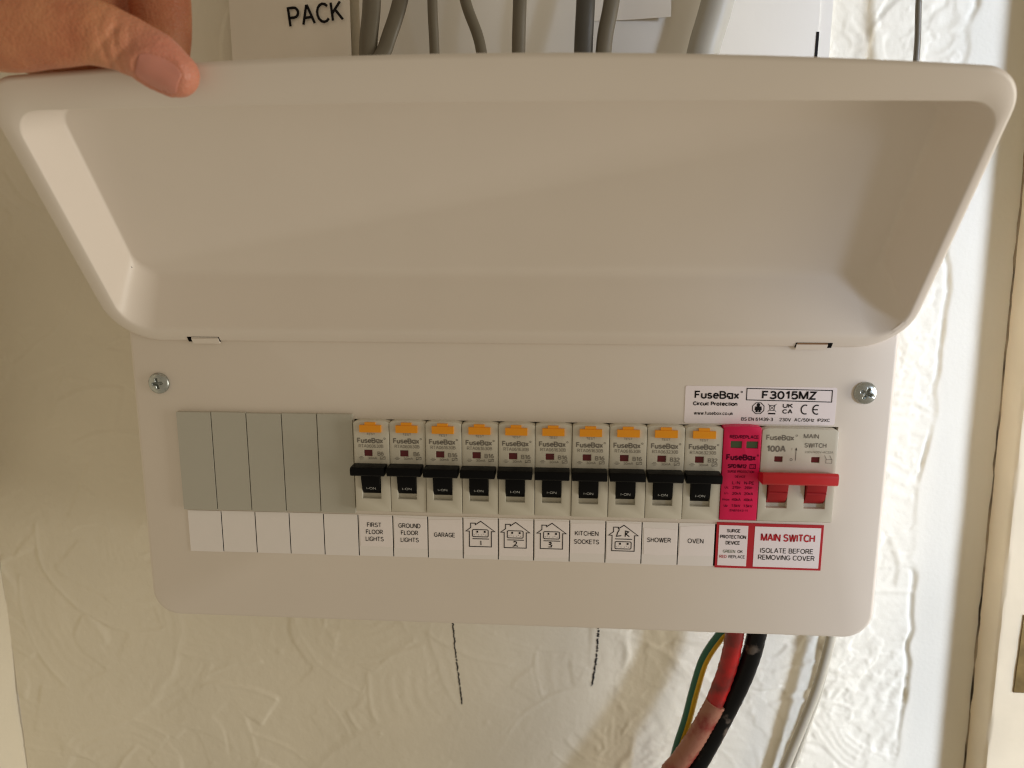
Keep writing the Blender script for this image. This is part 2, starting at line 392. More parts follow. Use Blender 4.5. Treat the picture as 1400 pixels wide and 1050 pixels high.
# ================================================================== SETTING
# ---- plastered wall: a trowelled height field, mm
WX0, WX1, WZ0, WZ1, ST = -190.0, 472.0, -262.0, 300.0, 1.0
gx = np.arange(WX0, WX1 + .1, ST); gz = np.arange(WZ0, WZ1 + .1, ST)
GX, GZ = np.meshgrid(gx, gz)
def vnoise(cell, seed):
    r = np.random.default_rng(seed)
    nx, nz = int((WX1 - WX0) / cell) + 3, int((WZ1 - WZ0) / cell) + 3
    g = r.random((nz, nx)) * 2 - 1
    fx, fz = (GX - WX0) / cell, (GZ - WZ0) / cell
    ix, iz = fx.astype(int), fz.astype(int); tx, tz = fx - ix, fz - iz
    tx = tx * tx * (3 - 2 * tx); tz = tz * tz * (3 - 2 * tz)
    return (g[iz, ix] * (1 - tx) + g[iz, ix + 1] * tx) * (1 - tz) + (g[iz + 1, ix] * (1 - tx) + g[iz + 1, ix + 1] * tx) * tz
Hh = 1.2 * vnoise(90, 1) + 0.5 * vnoise(35, 2)
warp = 3.0 * vnoise(20, 3) + 0.5 * vnoise(6, 9)
warp2 = 0.7 * vnoise(7, 21) + 2.2 * vnoise(24, 22); brk = np.clip(.6 + 1.1 * vnoise(18, 23), 0, 1.3)
for k in range(330):
    cx, cz = rng.uniform(WX0 - 30, WX1 + 20), rng.uniform(WZ0 - 30, WZ1 + 30)
    r0 = rng.uniform(22, 85); wd = rng.uniform(9, 24); a0 = rng.uniform(-math.pi, math.pi); span = rng.uniform(0.4, 1.3)
    x0 = max(0, int((cx - r0 - wd - 8 - WX0) / ST)); x1 = min(len(gx), int((cx + r0 + wd + 8 - WX0) / ST))
    z0 = max(0, int((cz - r0 - wd - 8 - WZ0) / ST)); z1 = min(len(gz), int((cz + r0 + wd + 8 - WZ0) / ST))
    if x1 - x0 < 5 or z1 - z0 < 5: continue
    sl = (slice(z0, z1), slice(x0, x1))
    dx, dz = GX[sl] - cx, GZ[sl] - cz
    rho = np.hypot(dx, dz) + warp[sl] * .55; ph = np.abs((np.arctan2(dz, dx) - a0 + math.pi) % (2 * math.pi) - math.pi)
    q = np.clip(1.15 - np.abs(rho - r0) / wd, 0, 1); q = np.clip(q * 4, 0, 1)
    e = np.clip((span - ph) * r0 / 3.0, 0, 1)
    m = q * e; m = m * m * (3 - 2 * m)
    lam = rng.uniform(4.6, 12.0); amp = rng.uniform(0.04, 0.21) * (0.42 + 0.48 * (cx > 250))
    lvl = rng.uniform(-0.35, 0.35)
    new = lvl + amp * np.sin(2 * math.pi * (rho + warp2[sl]) / lam + rng.uniform(0, 6)) * brk[sl] + 0.35 * np.exp(-((rho - r0 - wd * .9) / 1.6) ** 2) * rng.uniform(0, 1.5) + 0.4 * np.exp(-((span - ph) * r0 / 2.0) ** 2) * rng.uniform(0, 1)
    Hh[sl] = Hh[sl] * (1 - m) + (new + 0.75 * (1.2 * 0.4 * vnoise(90, 1)[sl])) * m
# ragged skins of plaster with torn edges
for cell, sd_, lev, hgt in ((30, 31, .28, .35), (17, 32, .42, .3), (48, 33, .25, .4)):
    f_ = vnoise(cell, sd_) + .35 * vnoise(cell / 3, sd_ + 50) + .16 * vnoise(cell / 8, sd_ + 80)
    Hh += hgt * np.clip((f_ - lev) / .10, 0, 1) * np.exp(-np.clip(f_ - lev, 0, 9) * 2.0) * (0.3 + 0.7 * np.clip((GX - 200) / 80, 0, 1))
Hh += 0.06 * vnoise(4, 4) + 0.04 * vnoise(2.2, 5)
# lumps and pits of plaster
for k in range(260):
    cx, cz, r, a = rng.uniform(WX0, WX1), rng.uniform(WZ0, WZ1), rng.uniform(0.8, 2.4), rng.uniform(-0.3, 0.5)
    i, j = int((cx - WX0) / ST), int((cz - WZ0) / ST); s = 8
    sl = (slice(max(0, j - s), j + s), slice(max(0, i - s), i + s))
    Hh[sl] += a * np.exp(-((GX[sl] - cx) ** 2 + (GZ[sl] - cz) ** 2) / r ** 2)
# a smooth filled strip beside the door casing and the cracked ridge at its edge
edge = 414 + 5 * vnoise(60, 6) + 2 * vnoise(12, 7)
t = np.clip((GX - edge) / 3, 0, 1); t = t * t * (3 - 2 * t)
Hh = Hh * (1 - t) + (0.5 + 0.25 * vnoise(40, 8)) * t
Hh -= 0.9 * np.exp(-((GX - edge) / 1.3) ** 2) * np.clip(vnoise(30, 10) * 2 + .6, 0, 1)
# plaster built up round the tails
Hh += 0.9 * np.exp(-((GX - 272 - (GZ + 150) * .25) / 9) ** 2) * np.clip((-100 - GZ) / 20, 0, 1) * (1 + .3 * vnoise(9, 12))
Hh += 1.4 * np.exp(-((GX - 240 + 4 * vnoise(12, 13)) / 3.5) ** 2) * np.clip(vnoise(22, 14) * 2, 0, 1) * np.clip((-100 - GZ) / 10, 0, 1)
Hh *= 1 + .45 * np.clip((GX - 330) / 30, 0, 1)
WALLY = 100.0
def wall_y(x, z):
    i = int(np.clip((x - WX0) / ST, 0, len(gx) - 1)); j = int(np.clip((z - WZ0) / ST, 0, len(gz) - 1))
    return WALLY - Hh[j, i]
nzv, nxv = Hh.shape
verts = np.stack([GX, WALLY - Hh, GZ], -1).reshape(-1, 3) * MM
idx = np.arange(nzv * nxv).reshape(nzv, nxv)
quads = np.stack([idx[:-1, :-1], idx[:-1, 1:], idx[1:, 1:], idx[1:, :-1]], -1).reshape(-1, 4)
me = bpy.data.meshes.new('wall')
me.vertices.add(len(verts)); me.vertices.foreach_set('co', verts.ravel())
me.loops.add(quads.size); me.loops.foreach_set('vertex_index', quads.ravel().astype(np.int32))
me.polygons.add(len(quads)); me.polygons.foreach_set('loop_start', np.arange(0, quads.size, 4, dtype=np.int32))
me.update(); me.validate()
wall = link('wall', me, 'wall_paint', smooth=True); tag(wall, kind='structure')

# pen lines drawn on the plaster under the unit
def pen(pts, wid, gaps):
    C = catmull(pts, 40); V = []; F = []
    for i, c in enumerate(C):
        jit = random.uniform(-.35, .35); ww = wid * random.uniform(.55, 1.15)
        for s in (-1, 1):
            x = c.x + jit + s * ww / 2; V.append((x, min(wall_y(x, c.z), wall_y(x + .6, c.z), wall_y(x - .6, c.z)) - 0.18, c.z))
    for i in range(len(C) - 1):
        if random.random() > gaps: F.append((2 * i, 2 * i + 1, 2 * i + 3, 2 * i + 2))
    return mesh_from(V, F)
link('pen_line', pen([(122.6, 0, -100), (123.1, 0, -115), (125, 0, -140), (128.4, 0, -172)], 1.1, .06), 'pen_ink', wall)
link('pen_line', pen([(220, 0, -100), (219.5, 0, -115), (218.4, 0, -136), (216, 0, -154.5)], 1.5, .16), 'pen_ink', wall)

# return wall of the alcove on the left
bm = bmesh.new()
nY, nZ = 60, 120
for j in range(nZ + 1):
    for i in range(nY + 1):
        y = 101 - i * 5.0; z = -270 + j * 4.8
        bm.verts.new((-189.2 + 0.7 * math.sin(z * .06 + y * .03) + random.uniform(-.25, .25) - 0.02 * (z + 240) * 0 + (0.010 * (z)), y, z))
bm.verts.ensure_lookup_table()
for j in range(nZ):
    for i in range(nY):
        a = j * (nY + 1) + i; bm.faces.new([bm.verts[k] for k in (a, a + 1, a + nY + 2, a + nY + 1)])
for f in bm.faces:
    f.normal_update()
    if f.normal.x < 0: f.normal_flip()
me = bpy.data.meshes.new('m'); bmesh.ops.scale(bm, vec=(MM,) * 3, verts=bm.verts); bm.to_mesh(me); bm.free()
tag(link('side_wall', me, 'wall_paint', smooth=True), kind='structure')

# ---- door frame at the right
df = tag(link('door_frame', None, None, loc=(445, 100, -262)), 'cream painted timber door frame down the right edge of the wall', 'door frame')
def lean(me):
    for v in me.vertices: v.co.x -= (v.co.z) * 0.022
    return me
def zprism(profile, z0, z1, b=0.0, rag=0.0):
    bm = bmesh.new(); rows = []
    N = 60
    for k in range(N + 1):
        z = z0 + (z1 - z0) * k / N
        rows.append([bm.verts.new((x + random.uniform(-rag, rag), y + random.uniform(-rag, rag), z)) for x, y in profile])
    n = len(profile)
    for k in range(N):
        for i in range(n): bm.faces.new((rows[k][i], rows[k][(i + 1) % n], rows[k + 1][(i + 1) % n], rows[k + 1][i]))
    bm.faces.new(rows[0]); bm.faces.new(rows[-1][::-1])
    bmesh.ops.recalc_face_normals(bm, faces=bm.faces)
    return lean(smooth_by_angle(bm_mesh(bm), 25))
off = (-445, -100, 262)
link('joint_filler', zprism([(456.5, 104), (456.5, 99.2), (457.2, 98.2), (459, 98), (459, 104)], -262, 310, rag=.45), 'frame_crack', df, off)
link('casing', zprism([(457.2, 104), (457.2, 82.0), (457.6, 80.6), (458.8, 79.4), (460.4, 79.0), (640, 78), (640, 104)], -262, 310, rag=.14), 'frame_paint', df, off)
sp = link('strike_plate', box_mesh(472.5, 497, 78.1, 81, -134, -83, 0.6), 'tarnished_brass', df, off)

# ---- things on the wall above the unit
link_board = tag(link('backing_board', box_mesh(74.5, 332.2, 94.2, 103, 60, 300, 0.4), 'board_paint'),
                 'smooth white board on the wall behind the grey cables', 'board')
link('marker_stroke', Print(94.0).line([(332.0, 252), (331.8, 236), (331.6, 225)], 1.6, 'black_print').mesh(), None, link_board)
for zz in (250.5, 244): link('marker_cross', Print(94.0).line([(75.0, zz + 2), (76.4, zz), (77.6, zz + 2), (76.6, zz - .6), (77.4, zz - 2), (75.2, zz - 1.6)], 1.2).mesh(), None, link_board)
# thin shadow-gap moulding at the board's right edge
link('edge_bead', box_mesh(332.6, 339.5, 95.4, 103, 60, 300, 0.5), 'board_paint', link_board)

# printed sheet with PACK
def curl_sheet(x0, x1, z0, z1, y, fn, nx=24, nz=24, th=0.25):
    V = []; F = []
    for j in range(nz + 1):
        for i in range(nx + 1):
            x = x0 + (x1 - x0) * i / nx; z = z0 + (z1 - z0) * j / nz
            V.append((x, y - fn((x - x0) / (x1 - x0), (z - z0) / (z1 - z0)), z))
    n = len(V); V += [(a, b + th, c) for a, b, c in V]
    for j in range(nz):
        for i in range(nx):
            a = j * (nx + 1) + i; q = (a, a + 1, a + nx + 2, a + nx + 1); F.append(q); F.append(tuple(k + n for k in q[::-1]))
    for i in range(nx): F.append((i, i + n, i + 1 + n, i + 1)); a = nz * (nx + 1) + i; F.append((a, a + 1, a + 1 + n, a + n))
    for j in range(nz): a = j * (nx + 1); F.append((a, a + nx + 1, a + nx + 1 + n, a + n)); a += nx; F.append((a, a + n, a + nx + 1 + n, a + nx + 1))
    me = mesh_from(V, F); bm = bmesh.new(); bm.from_mesh(me); bmesh.ops.recalc_face_normals(bm, faces=bm.faces); bm.to_mesh(me); bm.free()
    return smooth_by_angle(me, 50)
sheet = tag(link('paper_sheet', curl_sheet(-2, 69.0, 150, 300, 94.5, lambda u, v: 0.6 * math.sin(u * 3.1) + 0.4 * v), 'paper'),
            'white sheet printed PACK on the wall beside the leftmost cables', 'paper')
link('lettering', Print(93.0 - .55).text('PACK', 49.3, 265.8, 32.5, 11.2, 'black_print', -.006, math.radians(6)).mesh(), None, sheet)
tag(link('loose_paper', curl_sheet(206, 250.5, 259.6, 300, 93.6, lambda u, v: 0.2 + 6.5 * max(0, u - .25) ** 1.6 * (1.15 - v) ** 1.5), 'paper'),
    'loose paper with a lifted lower corner behind the two rightmost cables', 'paper')

# ---- grey cables entering the unit from above
def cable(name, label, pts, ra, rb, m='grey_cable', group='grey cables entering the unit from above'):
    return tag(link(name, tube(pts, ra, rb), m), label, 'cable', group)
cable('power_cable', 'thickest grey cable, upright beside the PACK sheet', [(90.5, 64, 300), (89.5, 63, 262), (87.5, 60, 236), (88, 58, 190), (90, 56, 140)], 5.0, 3.2)
cable('power_cable', 'grey cable slanting down left to cross the thick one by the PACK sheet', [(113, 66, 300), (104.7, 63, 262), (97.5, 60, 240), (91.5, 53, 215), (96, 55, 140)], 4.2, 2.6)
cable('power_cable', 'thin straight grey cable, third from the PACK sheet', [(122.4, 66, 300), (122.6, 60, 262), (123.3, 60, 236), (124, 58, 190), (124, 56, 140)], 2.7, 2.3)
cable('power_cable', 'thin grey cable slanting down to the right, fourth from the PACK sheet', [(131, 66, 300), (139.7, 62, 262), (148.3, 60, 236), (152, 58, 190), (150, 56, 140)], 2.9, 2.4)
cable('power_cable', 'straight grey cable alone in the middle above the lid', [(169, 66, 300), (168.6, 60, 262), (168.0, 60, 236), (168, 58, 190), (168, 56, 140)], 3.6, 2.6)
cable('power_cable', 'darkest thick cable, left of the close pair before the loose paper', [(203, 66, 300), (202.8, 60, 262), (202.0, 60, 236), (202, 58, 190), (202, 56, 140)], 4.9, 3.2, 'dark_cable')
cable('power_cable', 'curved grey cable, right of the close pair before the loose paper', [(219, 68, 300), (216.4, 62, 262), (212.6, 60, 236), (212.5, 58, 190), (213, 56, 140)], 4.2, 3.0)
tag(link('conduit_pipe', tube([(283, 82, 305), (273.5, 82, 262), (267.5, 82, 238), (262, 80, 200), (258, 76, 140)], 8.8, 8.0, 24), 'conduit'),
    'fat pale grey conduit slanting down behind the lid right of the cables', 'conduit')
tag(link('bell_wire', tube([(379, 82, 300), (379.4, 82, 264), (381.3, 83, 233), (380, 86, 180), (366, 90, 120)], 1.6, 1.6), 'grey_cable'),
    'thin wire hanging on bright plaster above the lid\'s right corner', 'wire')

# ---- cables leaving below
earth = [(303, 66, -60), (299, 68, -88), (292.8, 72, -99), (284.0, 74, -117), (278.9, 74, -138), (275.2, 74, -158), (270.6, 74, -177), (268.2, 75, -193), (264, 76, -230)]
def gy(a, t):
    return 0 if 0.26 < a < 0.67 else 1
e = tag(link('earth_cable', tube(earth, 3.3, 3.3, 24, matfn=gy), ['green_cable', 'yellow_cable']), 'green and yellow striped earth cable under the unit', 'cable')
red = [(298, 58, -60), (298, 60, -90), (294.6, 62, -118), (284.2, 62, -151), (270, 62, -179), (259, 63, -195), (235, 66, -228)]
r = tag(link('supply_tail', tube(red, 5.4, 5.4, 24, wob=.05), 'red_cable'), 'red supply tail with brown outer sheath lower down, under the unit', 'cable')
link('outer_sheath', tube([(289.5, 61.4, -138), (284.2, 62, -151), (277.5, 61.6, -165), (270, 62, -179), (263.5, 63, -189)], 6.0, 6.0, 24, wob=.07), 'brown_sheath', r)
blk = [(312, 58, -60), (311, 60, -89), (305.8, 62, -118), (293.3, 63, -153), (280, 63, -184), (270.8, 63, -202), (250, 66, -235)]
tag(link('supply_tail', tube(blk, 5.6, 5.6, 24, wob=.03), 'black_cable'), 'black supply tail with grey scuffs, right of the red one', 'cable')
tag(link('flex_cable', tube([(366, 84, -60), (364.4, 87, -104), (359.0, 88, -140), (352, 90, -171), (345.4, 92, -198), (337, 92, -230)], 3.0, 2.6), 'white_flex'),
    'pale grey flex against the bright wall under the unit\'s right corner', 'cable')
tag(link('flex_cable', tube([(369, 92, -60), (368.2, 95, -104), (364.2, 96, -144), (357, 96, -176), (351.4, 96, -199), (344, 97, -230)], 2.1, 1.9), 'white_flex'),
    'thinner flex running close along the right of the pale one', 'cable')

# ================================================================== CONSUMER UNIT
UL = (163, 100, -59.5)
unit = tag(link('consumer_unit', None, None, loc=UL), 'white metal consumer unit with its lid held open on the plastered wall', 'fuse box')
def part(name, me, m, loc=(0, 0, 0), smooth=False):
    return link(name, me, m, unit, tuple(a - b for a, b in zip(loc, UL)), smooth)

# front cover: pressed steel plate, rounded edge, rectangular opening
PX0, PX1, PZ0, PZ1 = -23.4, 350.2, -59.5, 150.0
bm = bmesh.new(); rings = []
for ins, y, r in ((0.6, 16, 13.4), (0, 14, 14), (0, 2.2, 14), (0.17, 1.36, 13.8), (0.64, 0.64, 13.4), (1.36, 0.17, 12.6), (2.2, 0, 11.8)):
    rings.append([bm.verts.new((x, y, z)) for x, z in rrect(PX0 + ins, PX1 - ins, PZ0 + ins, PZ1 - ins, r, 10)])
for a, b in zip(rings, rings[1:]):
    n = len(a)
    for i in range(n): bm.faces.new((a[i], a[(i + 1) % n], b[(i + 1) % n], b[i]))
OX0, OX1, OZ0, OZ1 = 89.8, 325.4, 1.6, 49.8
hole = [[bm.verts.new((x, y, z)) for x, z in ((OX0, OZ0), (OX1, OZ0), (OX1, OZ1), (OX0, OZ1))] for y in (0, 2.5)]
hs = [bm.edges.new((hole[0][i], hole[0][(i + 1) % 4])) for i in range(4)]
for i in range(4): bm.faces.new((hole[0][i], hole[0][(i + 1) % 4], hole[1][(i + 1) % 4], hole[1][i]))
outer = rings[-1]; n = len(outer)
oe = [bm.edges.get((outer[i], outer[(i + 1) % n])) for i in range(n)]
bmesh.ops.triangle_fill(bm, use_beauty=True, edges=oe + hs)
part('front_cover', smooth_by_angle(bm_mesh(bm), 50), 'powder_coat')
# back box
bm = bmesh.new(); add_box(bm, -20, 347, 12, 99, -56, 147); bev(bm, 6, 4)
bm.faces.ensure_lookup_table()
for f in [f for f in bm.faces if f.normal.y < -.99]: bm.faces.remove(f)
part('back_box', smooth_by_angle(bm_mesh(bm)), 'powder_coat')
part('dark_inner_block', box_mesh(86, 330, 14, 60, -2, 54), 'near_black')  # solid block, its dark colour standing for shade inside the unit

# ---- cover screws
def screw_mesh(ang):
    V = [(0, 0, 0)]; F = []; NR, NA = 22, 72; R0 = 5.3
    c, s = math.cos(ang), math.sin(ang)
    def y(x, z):
        r = math.hypot(x, z) / R0
        d = 2.3 * math.sqrt(max(0, 1 - (r * .96) ** 2.6)) + .15
        u, v = x * c + z * s, -x * s + z * c
        a = min(abs(u), abs(v)); bb = max(abs(u), abs(v))
        cut = max(0, min(1, (0.75 - a) / .22)) * max(0, min(1, (2.75 - bb) / .5))
        cut = max(cut, max(0, min(1, (1.25 - math.hypot(u, v)) / .4)))
        slot = max(0, min(1, (0.3 - abs(v)) / .15)) * 0.25 * max(0, min(1, (4.6 - abs(u)) / .4))
        return -(d - cut * 1.9 - slot)
    V = [(0, y(0, 0), 0)]
    for i in range(1, NR + 1):
        for k in range(NA):
            a = 2 * math.pi * k / NA; r = R0 * (i / NR); x, z = r * math.cos(a), r * math.sin(a); V.append((x, y(x, z), z))
    for k in range(NA): V.append((R0 * math.cos(2 * math.pi * k / NA), .05, R0 * math.sin(2 * math.pi * k / NA)))
    for k in range(NA): F.append((0, 1 + (k + 1) % NA, 1 + k))
    for i in range(NR):
        for k in range(NA):
            a = 1 + i * NA; F.append((a + k, a + (k + 1) % NA, a + NA + (k + 1) % NA, a + NA + k))
    me = mesh_from(V, F); bm = bmesh.new(); bm.from_mesh(me); bmesh.ops.recalc_face_normals(bm, faces=bm.faces)
    return bm_mesh(bm, False)
part('screw', screw_mesh(math.radians(8)), 'zinc', (-9.3, 0, 66.6), True)
part('screw', screw_mesh(math.radians(-24)), 'zinc', (336.3, 0, 66.6), True)

# ---- blanking plates
bm = bmesh.new(); add_box(bm, 0.12, 17.72, -2.0, 3, 1.0, 52.4); bev(bm, 0.7, 3); blank_me = smooth_by_angle(bm_mesh(bm))
for i in range(5): part('blanking_plate', blank_me, 'blank_plastic', (-0.8 + 18.1 * i, random.uniform(-.3, .2), random.uniform(-.25, .25)))

# ---- breakers (local origin: left edge of the module, panel plane, z as in the unit)
W = 17.72
xs = [0, 1.3, 3.4, 5.0, 9.2, 13.0, W - 1.3, W]
zs = [3.3, 10.0, 23.6, 31.9, 35.2, 50.0]
E_ = 5.0
h = [[E_] * 7, [E_, E_, 2.4, 2.4, 2.4, E_, E_], [E_] * 7, [E_, E_, E_, 4.2, E_, E_, E_], [E_] * 7]
# split the toggle slot from z=10 to 24.6
breaker_me = relief(xs, zs, h, 12, .28, corner=1.1)
# toggle: a grip bar and the curved paddle under it
def toggle_mesh(xa, xb, px):
    bm = bmesh.new()
    prof = [(-4.0, 24.3), (-12.8, 24.0), (-13.8, 24.8), (-13.8, 27.6), (-13.0, 28.5), (-5.4, 28.5)]
    def ext(profile, x0, x1, b):
        b0 = bmesh.new()
        a = [b0.verts.new((x0, y, z)) for y, z in profile]; c = [b0.verts.new((x1, y, z)) for y, z in profile]; n = len(profile)
        b0.faces.new(a); b0.faces.new(c[::-1])
        for i in range(n): b0.faces.new((a[i], c[i], c[(i + 1) % n], a[(i + 1) % n]))
        bmesh.ops.recalc_face_normals(b0, faces=b0.faces); bev(b0, b, 2, 20)
        tmp = bpy.data.meshes.new('x'); b0.to_mesh(tmp); b0.free(); bm.from_mesh(tmp); bpy.data.meshes.remove(tmp)
    ext(prof, xa, xb, .5)
    pa = []
    for k in range(9):
        a = math.radians(74 * k / 8); pa.append((-(0.6 + 7.2 * math.cos(a)), 25.9 - 14.4 * math.sin(a)))
    pad = [(2, 25.5)] + [(-7.6, 26.4)] + pa + [(2, 11.8)]
    for a, b in px: ext(pad, a, b, .12)
    return smooth_by_angle(bm_mesh(bm), 30)
tog_me = toggle_mesh(-0.05, W - .95, [(3.65, 12.75)])
# test button with its little tab
bm = bmesh.new()
for x0, x1, z0, z1, yf in ((3.4, 14.1, 44.4, 48.0, -6.3), (6.0, 11.2, 47.6, 49.4, -6.0)):
    b0 = bmesh.new(); add_box(b0, x0, x1, yf, -4.5, z0, z1); bev(b0, .4, 2); tmp = bpy.data.meshes.new('x'); b0.to_mesh(tmp); b0.free(); bm.from_mesh(tmp); bpy.data.meshes.remove(tmp)
btn_me = smooth_by_angle(bm_mesh(bm))
win_me = box_mesh(5.15, 9.05, -4.45, -4.0, 32.05, 35.05, 0)
spec = [('B6', 'RTA060630B')] * 2 + [('B16', 'RTA061630B')] * 6 + [('B32', 'RTA063230B')] * 2
blab = ['breaker marked B6 above the FIRST FLOOR LIGHTS label', 'breaker marked B6 above the GROUND FLOOR LIGHTS label', 'breaker marked B16 above the GARAGE label',
        'breaker above the house drawing numbered 1', 'breaker above the house drawing numbered 2', 'breaker above the house drawing numbered 3',
        'breaker above the KITCHEN SOCKETS label', 'breaker above the house drawing marked LR', 'breaker marked B32 above the SHOWER label', 'breaker marked B32 above the OVEN label']
prints = {}
ion = Print(lambda z: -9.25)
for s_ in set(spec):
    p = Print(-E_ - .07)
    p.text('TEST', 8.8, 43.3, 4.2, 1.1, 'pale_print', .01)
    p.text('FuseB@x', 8.3, 40.0, 13.0, 2.7, 'grey_print', .014)
    p.ring(15.6, 41.1, .4, .2, 'grey_print', 8)
    p.text(s_[1], 8.7, 37.2, 12.4, 1.7, 'pale_print', .006)
    p.text(s_[0], 13.4, 33.4, 3.2 if s_[0] == 'B6' else 4.6, 2.2, 'pale_print', .012)
    p.text('30mA', 9.2, 30.5 + .55, 4.6, 1.3, 'pale_print', .006)
    for q in (-.6, 0, .6): p.line([(2.4 + abs(q), 31.1 - q), (5 - abs(q), 31.1 - q)], .25, 'pale_print')
    p.line([(13.2, 30.6), (13.2, 31.8), (15.6, 31.8), (15.6, 30.6), (13.2, 30.6)], .25, 'pale_print'); p.line([(13.2, 30.4), (15.6, 32)], .25, 'pale_print')
    prints[s_] = p.mesh()
# I-ON sits on the paddle's lower, slanting face
def pad_y(z):
    s = (25.9 - z) / 14.4; a = math.asin(max(0, min(1, s))); return -(0.6 + 7.2 * math.cos(a)) - .14
ion_me = Print(pad_y).text('I-ON', 8.2, 15.6, 4.6, 1.4, 'white_print', .0).mesh()
for i in range(10):
    b = part('circuit_breaker', breaker_me, 'breaker_plastic', (90.6 + 18 * i, random.uniform(-.2, .25), random.uniform(-.15, .15)))
    b['label'] = blab[i]
    link('toggle', tog_me, 'black_plastic', b, (0, 0, random.uniform(-.1, .1)))
    link('test_button', btn_me, 'orange_plastic', b); link('indicator_window', win_me, 'dark_red_plastic', b)
    link('lettering', prints[spec[i]], None, b); link('toggle_lettering', ion_me, None, b)

# ---- surge protector
sx = 270.6
spd_me = relief([0, 1.0, 3.4, 8.7, 10.8, 16.2, 17.6], [3.7, 39.8, 43.2, 50.6], [[E_] * 6, [E_, E_, 4.1, E_, 4.1, E_], [E_] * 6], 12, .3, corner=.8)
s = part('surge_protector', spd_me, 'pink_sticker', (sx, -.3, 0)); s['label'] = 'pink surge protector with two small green windows'
for x in (3.45, 10.85): link('indicator_window', box_mesh(x, x + 5.2, -4.5, -4.0, 39.9, 43.1), 'green_window', s)
p = Print(-E_ - .1)
p.text('RED/REPLACE', 9.6, 45.4, 13.6, 1.7, 'plum_print', .022)
p.text('FuseB@x', 8.6, 35.3, 14.0, 3.0, 'plum_print', .02); p.ring(16.5, 36.4, .4, .22, 'plum_print', 8)
p.text('SPD1M12', 7.0, 30.9, 9.0, 2.0, 'plum_print', .02); p.line([(13, 29.9), (15.6, 29.9), (15.6, 31.9), (13, 31.9)], .35, 'plum_print', True); p.text('T2', 14.3, 30.9, 1.6, 1.1, 'plum_print')
p.text('SURGE PROTECTION', 8.9, 28.2, 12.6, 1.2, 'plum_print', .012); p.text('DEVICE', 8.7, 25.7, 5.0, 1.1, 'plum_print', .012)
p.text('L-N', 7.0, 22.6, 3.6, 1.6, 'plum_print', .01); p.text('N-PE', 13.2, 22.6, 4.6, 1.6, 'plum_print', .01)
for z, a, b_, c in ((20.2, 'Uc', '275V~', '255V~'), (17.2, 'In', '20kA', '20kA'), (14.1, 'Imax', '40kA', '40kA'), (11.0, 'Up', '1.5kV', '1.5kV')):
    p.text(a, 2.6, z, 3.4 if a == 'Imax' else 1.8, 1.2, 'plum_print', .01); p.text(b_, 7.5, z, 4.2, 1.4, 'plum_print', .01); p.text(c, 13.2, z, 4.2, 1.4, 'plum_print', .01)
p.text('EN61643-11', 9, 8.6, 8.6, 1.1, 'plum_print', .01)
link('lettering', p.mesh(), None, s)

# ---- main switch
mw = 35.4
ms_me = relief([0, 1.4, 3.8, 6.4, 10.2, 13.6, 21.6, 23.6, 27.4, 31.6, mw - 1.4, mw], [3.5, 10.2, 23.8, 33.2, 36.0, 49.8],
               [[E_] * 11, [E_, E_, 2.2, 2.2, 2.2, E_, 2.2, 2.2, 2.2, E_, E_], [E_] * 11, [E_, E_, E_, 4.1, E_, E_, E_, 4.1, E_, E_, E_], [E_] * 11], 12, .32, corner=1.2)
# slot columns are 3.8-13.6 and 21.6-31.6
ms = part('main_switch', ms_me, 'breaker_plastic', (288.6, 0, 0)); ms['label'] = 'double width main switch with a red toggle bar'
mt = toggle_mesh(-0.9, mw - 1.4, [(4.2, 13.2), (22.0, 31.2)]); mt.name = 'toggle'
for v in mt.vertices:
    if v.co.y < -0.0038 and v.co.z > .0239 and v.co.y < -.0085: v.co.z = .0272 + (v.co.z - .0262) * 1.35
mt.polygons.foreach_set('material_index', [1 if p.center.z < .0238 else 0 for p in mt.polygons])
tg = link('toggle', mt, ['red_plastic', 'deep_red_plastic'], ms)
link('paddle_ridge', box_mesh(4.3, 13.1, -7.2, -5.4, 18.0, 18.8, .2), 'deep_red_plastic', tg)
link('paddle_ridge', box_mesh(22.1, 31.1, -7.2, -5.4, 18.0, 18.8, .2), 'deep_red_plastic', tg)
for x in (6.45, 23.65): link('indicator_window', box_mesh(x, x + 3.7, -4.4, -3.8, 33.3, 35.9), 'dark_red_plastic', ms)
p = Print(-E_ - .07)
p.text('FuseB@x', 8.4, 45.3, 13.0, 2.7, 'grey_print', .012); p.ring(16, 46.4, .4, .2, 'grey_print', 8)
p.text('100A', 6.9, 39.8, 9.0, 3.2, 'grey_print', .02)
p.line([(16.2, 34.2), (16.2, 40.4)], .35, 'grey_print'); p.poly([(15.6, 39.2), (16.8, 39.2), (16.2, 40.6)], 'grey_print'); p.text('I', 14.2, 39.8, .3, 1.3, 'grey_print'); p.ring(14.2, 34.6, .55, .25, 'grey_print', 10)
p.text('MAIN', 22.8, 46.2, 7.0, 2.2, 'grey_print', .004); p.text('SWITCH', 25.0, 41.8, 10.2, 2.3, 'grey_print', .004)
p.text('230V/400V~AC22A', 26.9, 38.5, 13.2, 1.1, 'pale_print')
p.line([(30.4, 33.2), (30.4, 35), (33.2, 35), (33.2, 33.2)], .25, 'pale_print', True); p.line([(30.6, 35), (29.6, 37)], .25, 'pale_print'); p.line([(33, 35), (32, 37)], .25, 'pale_print')
link('lettering', p.mesh(), None, ms)

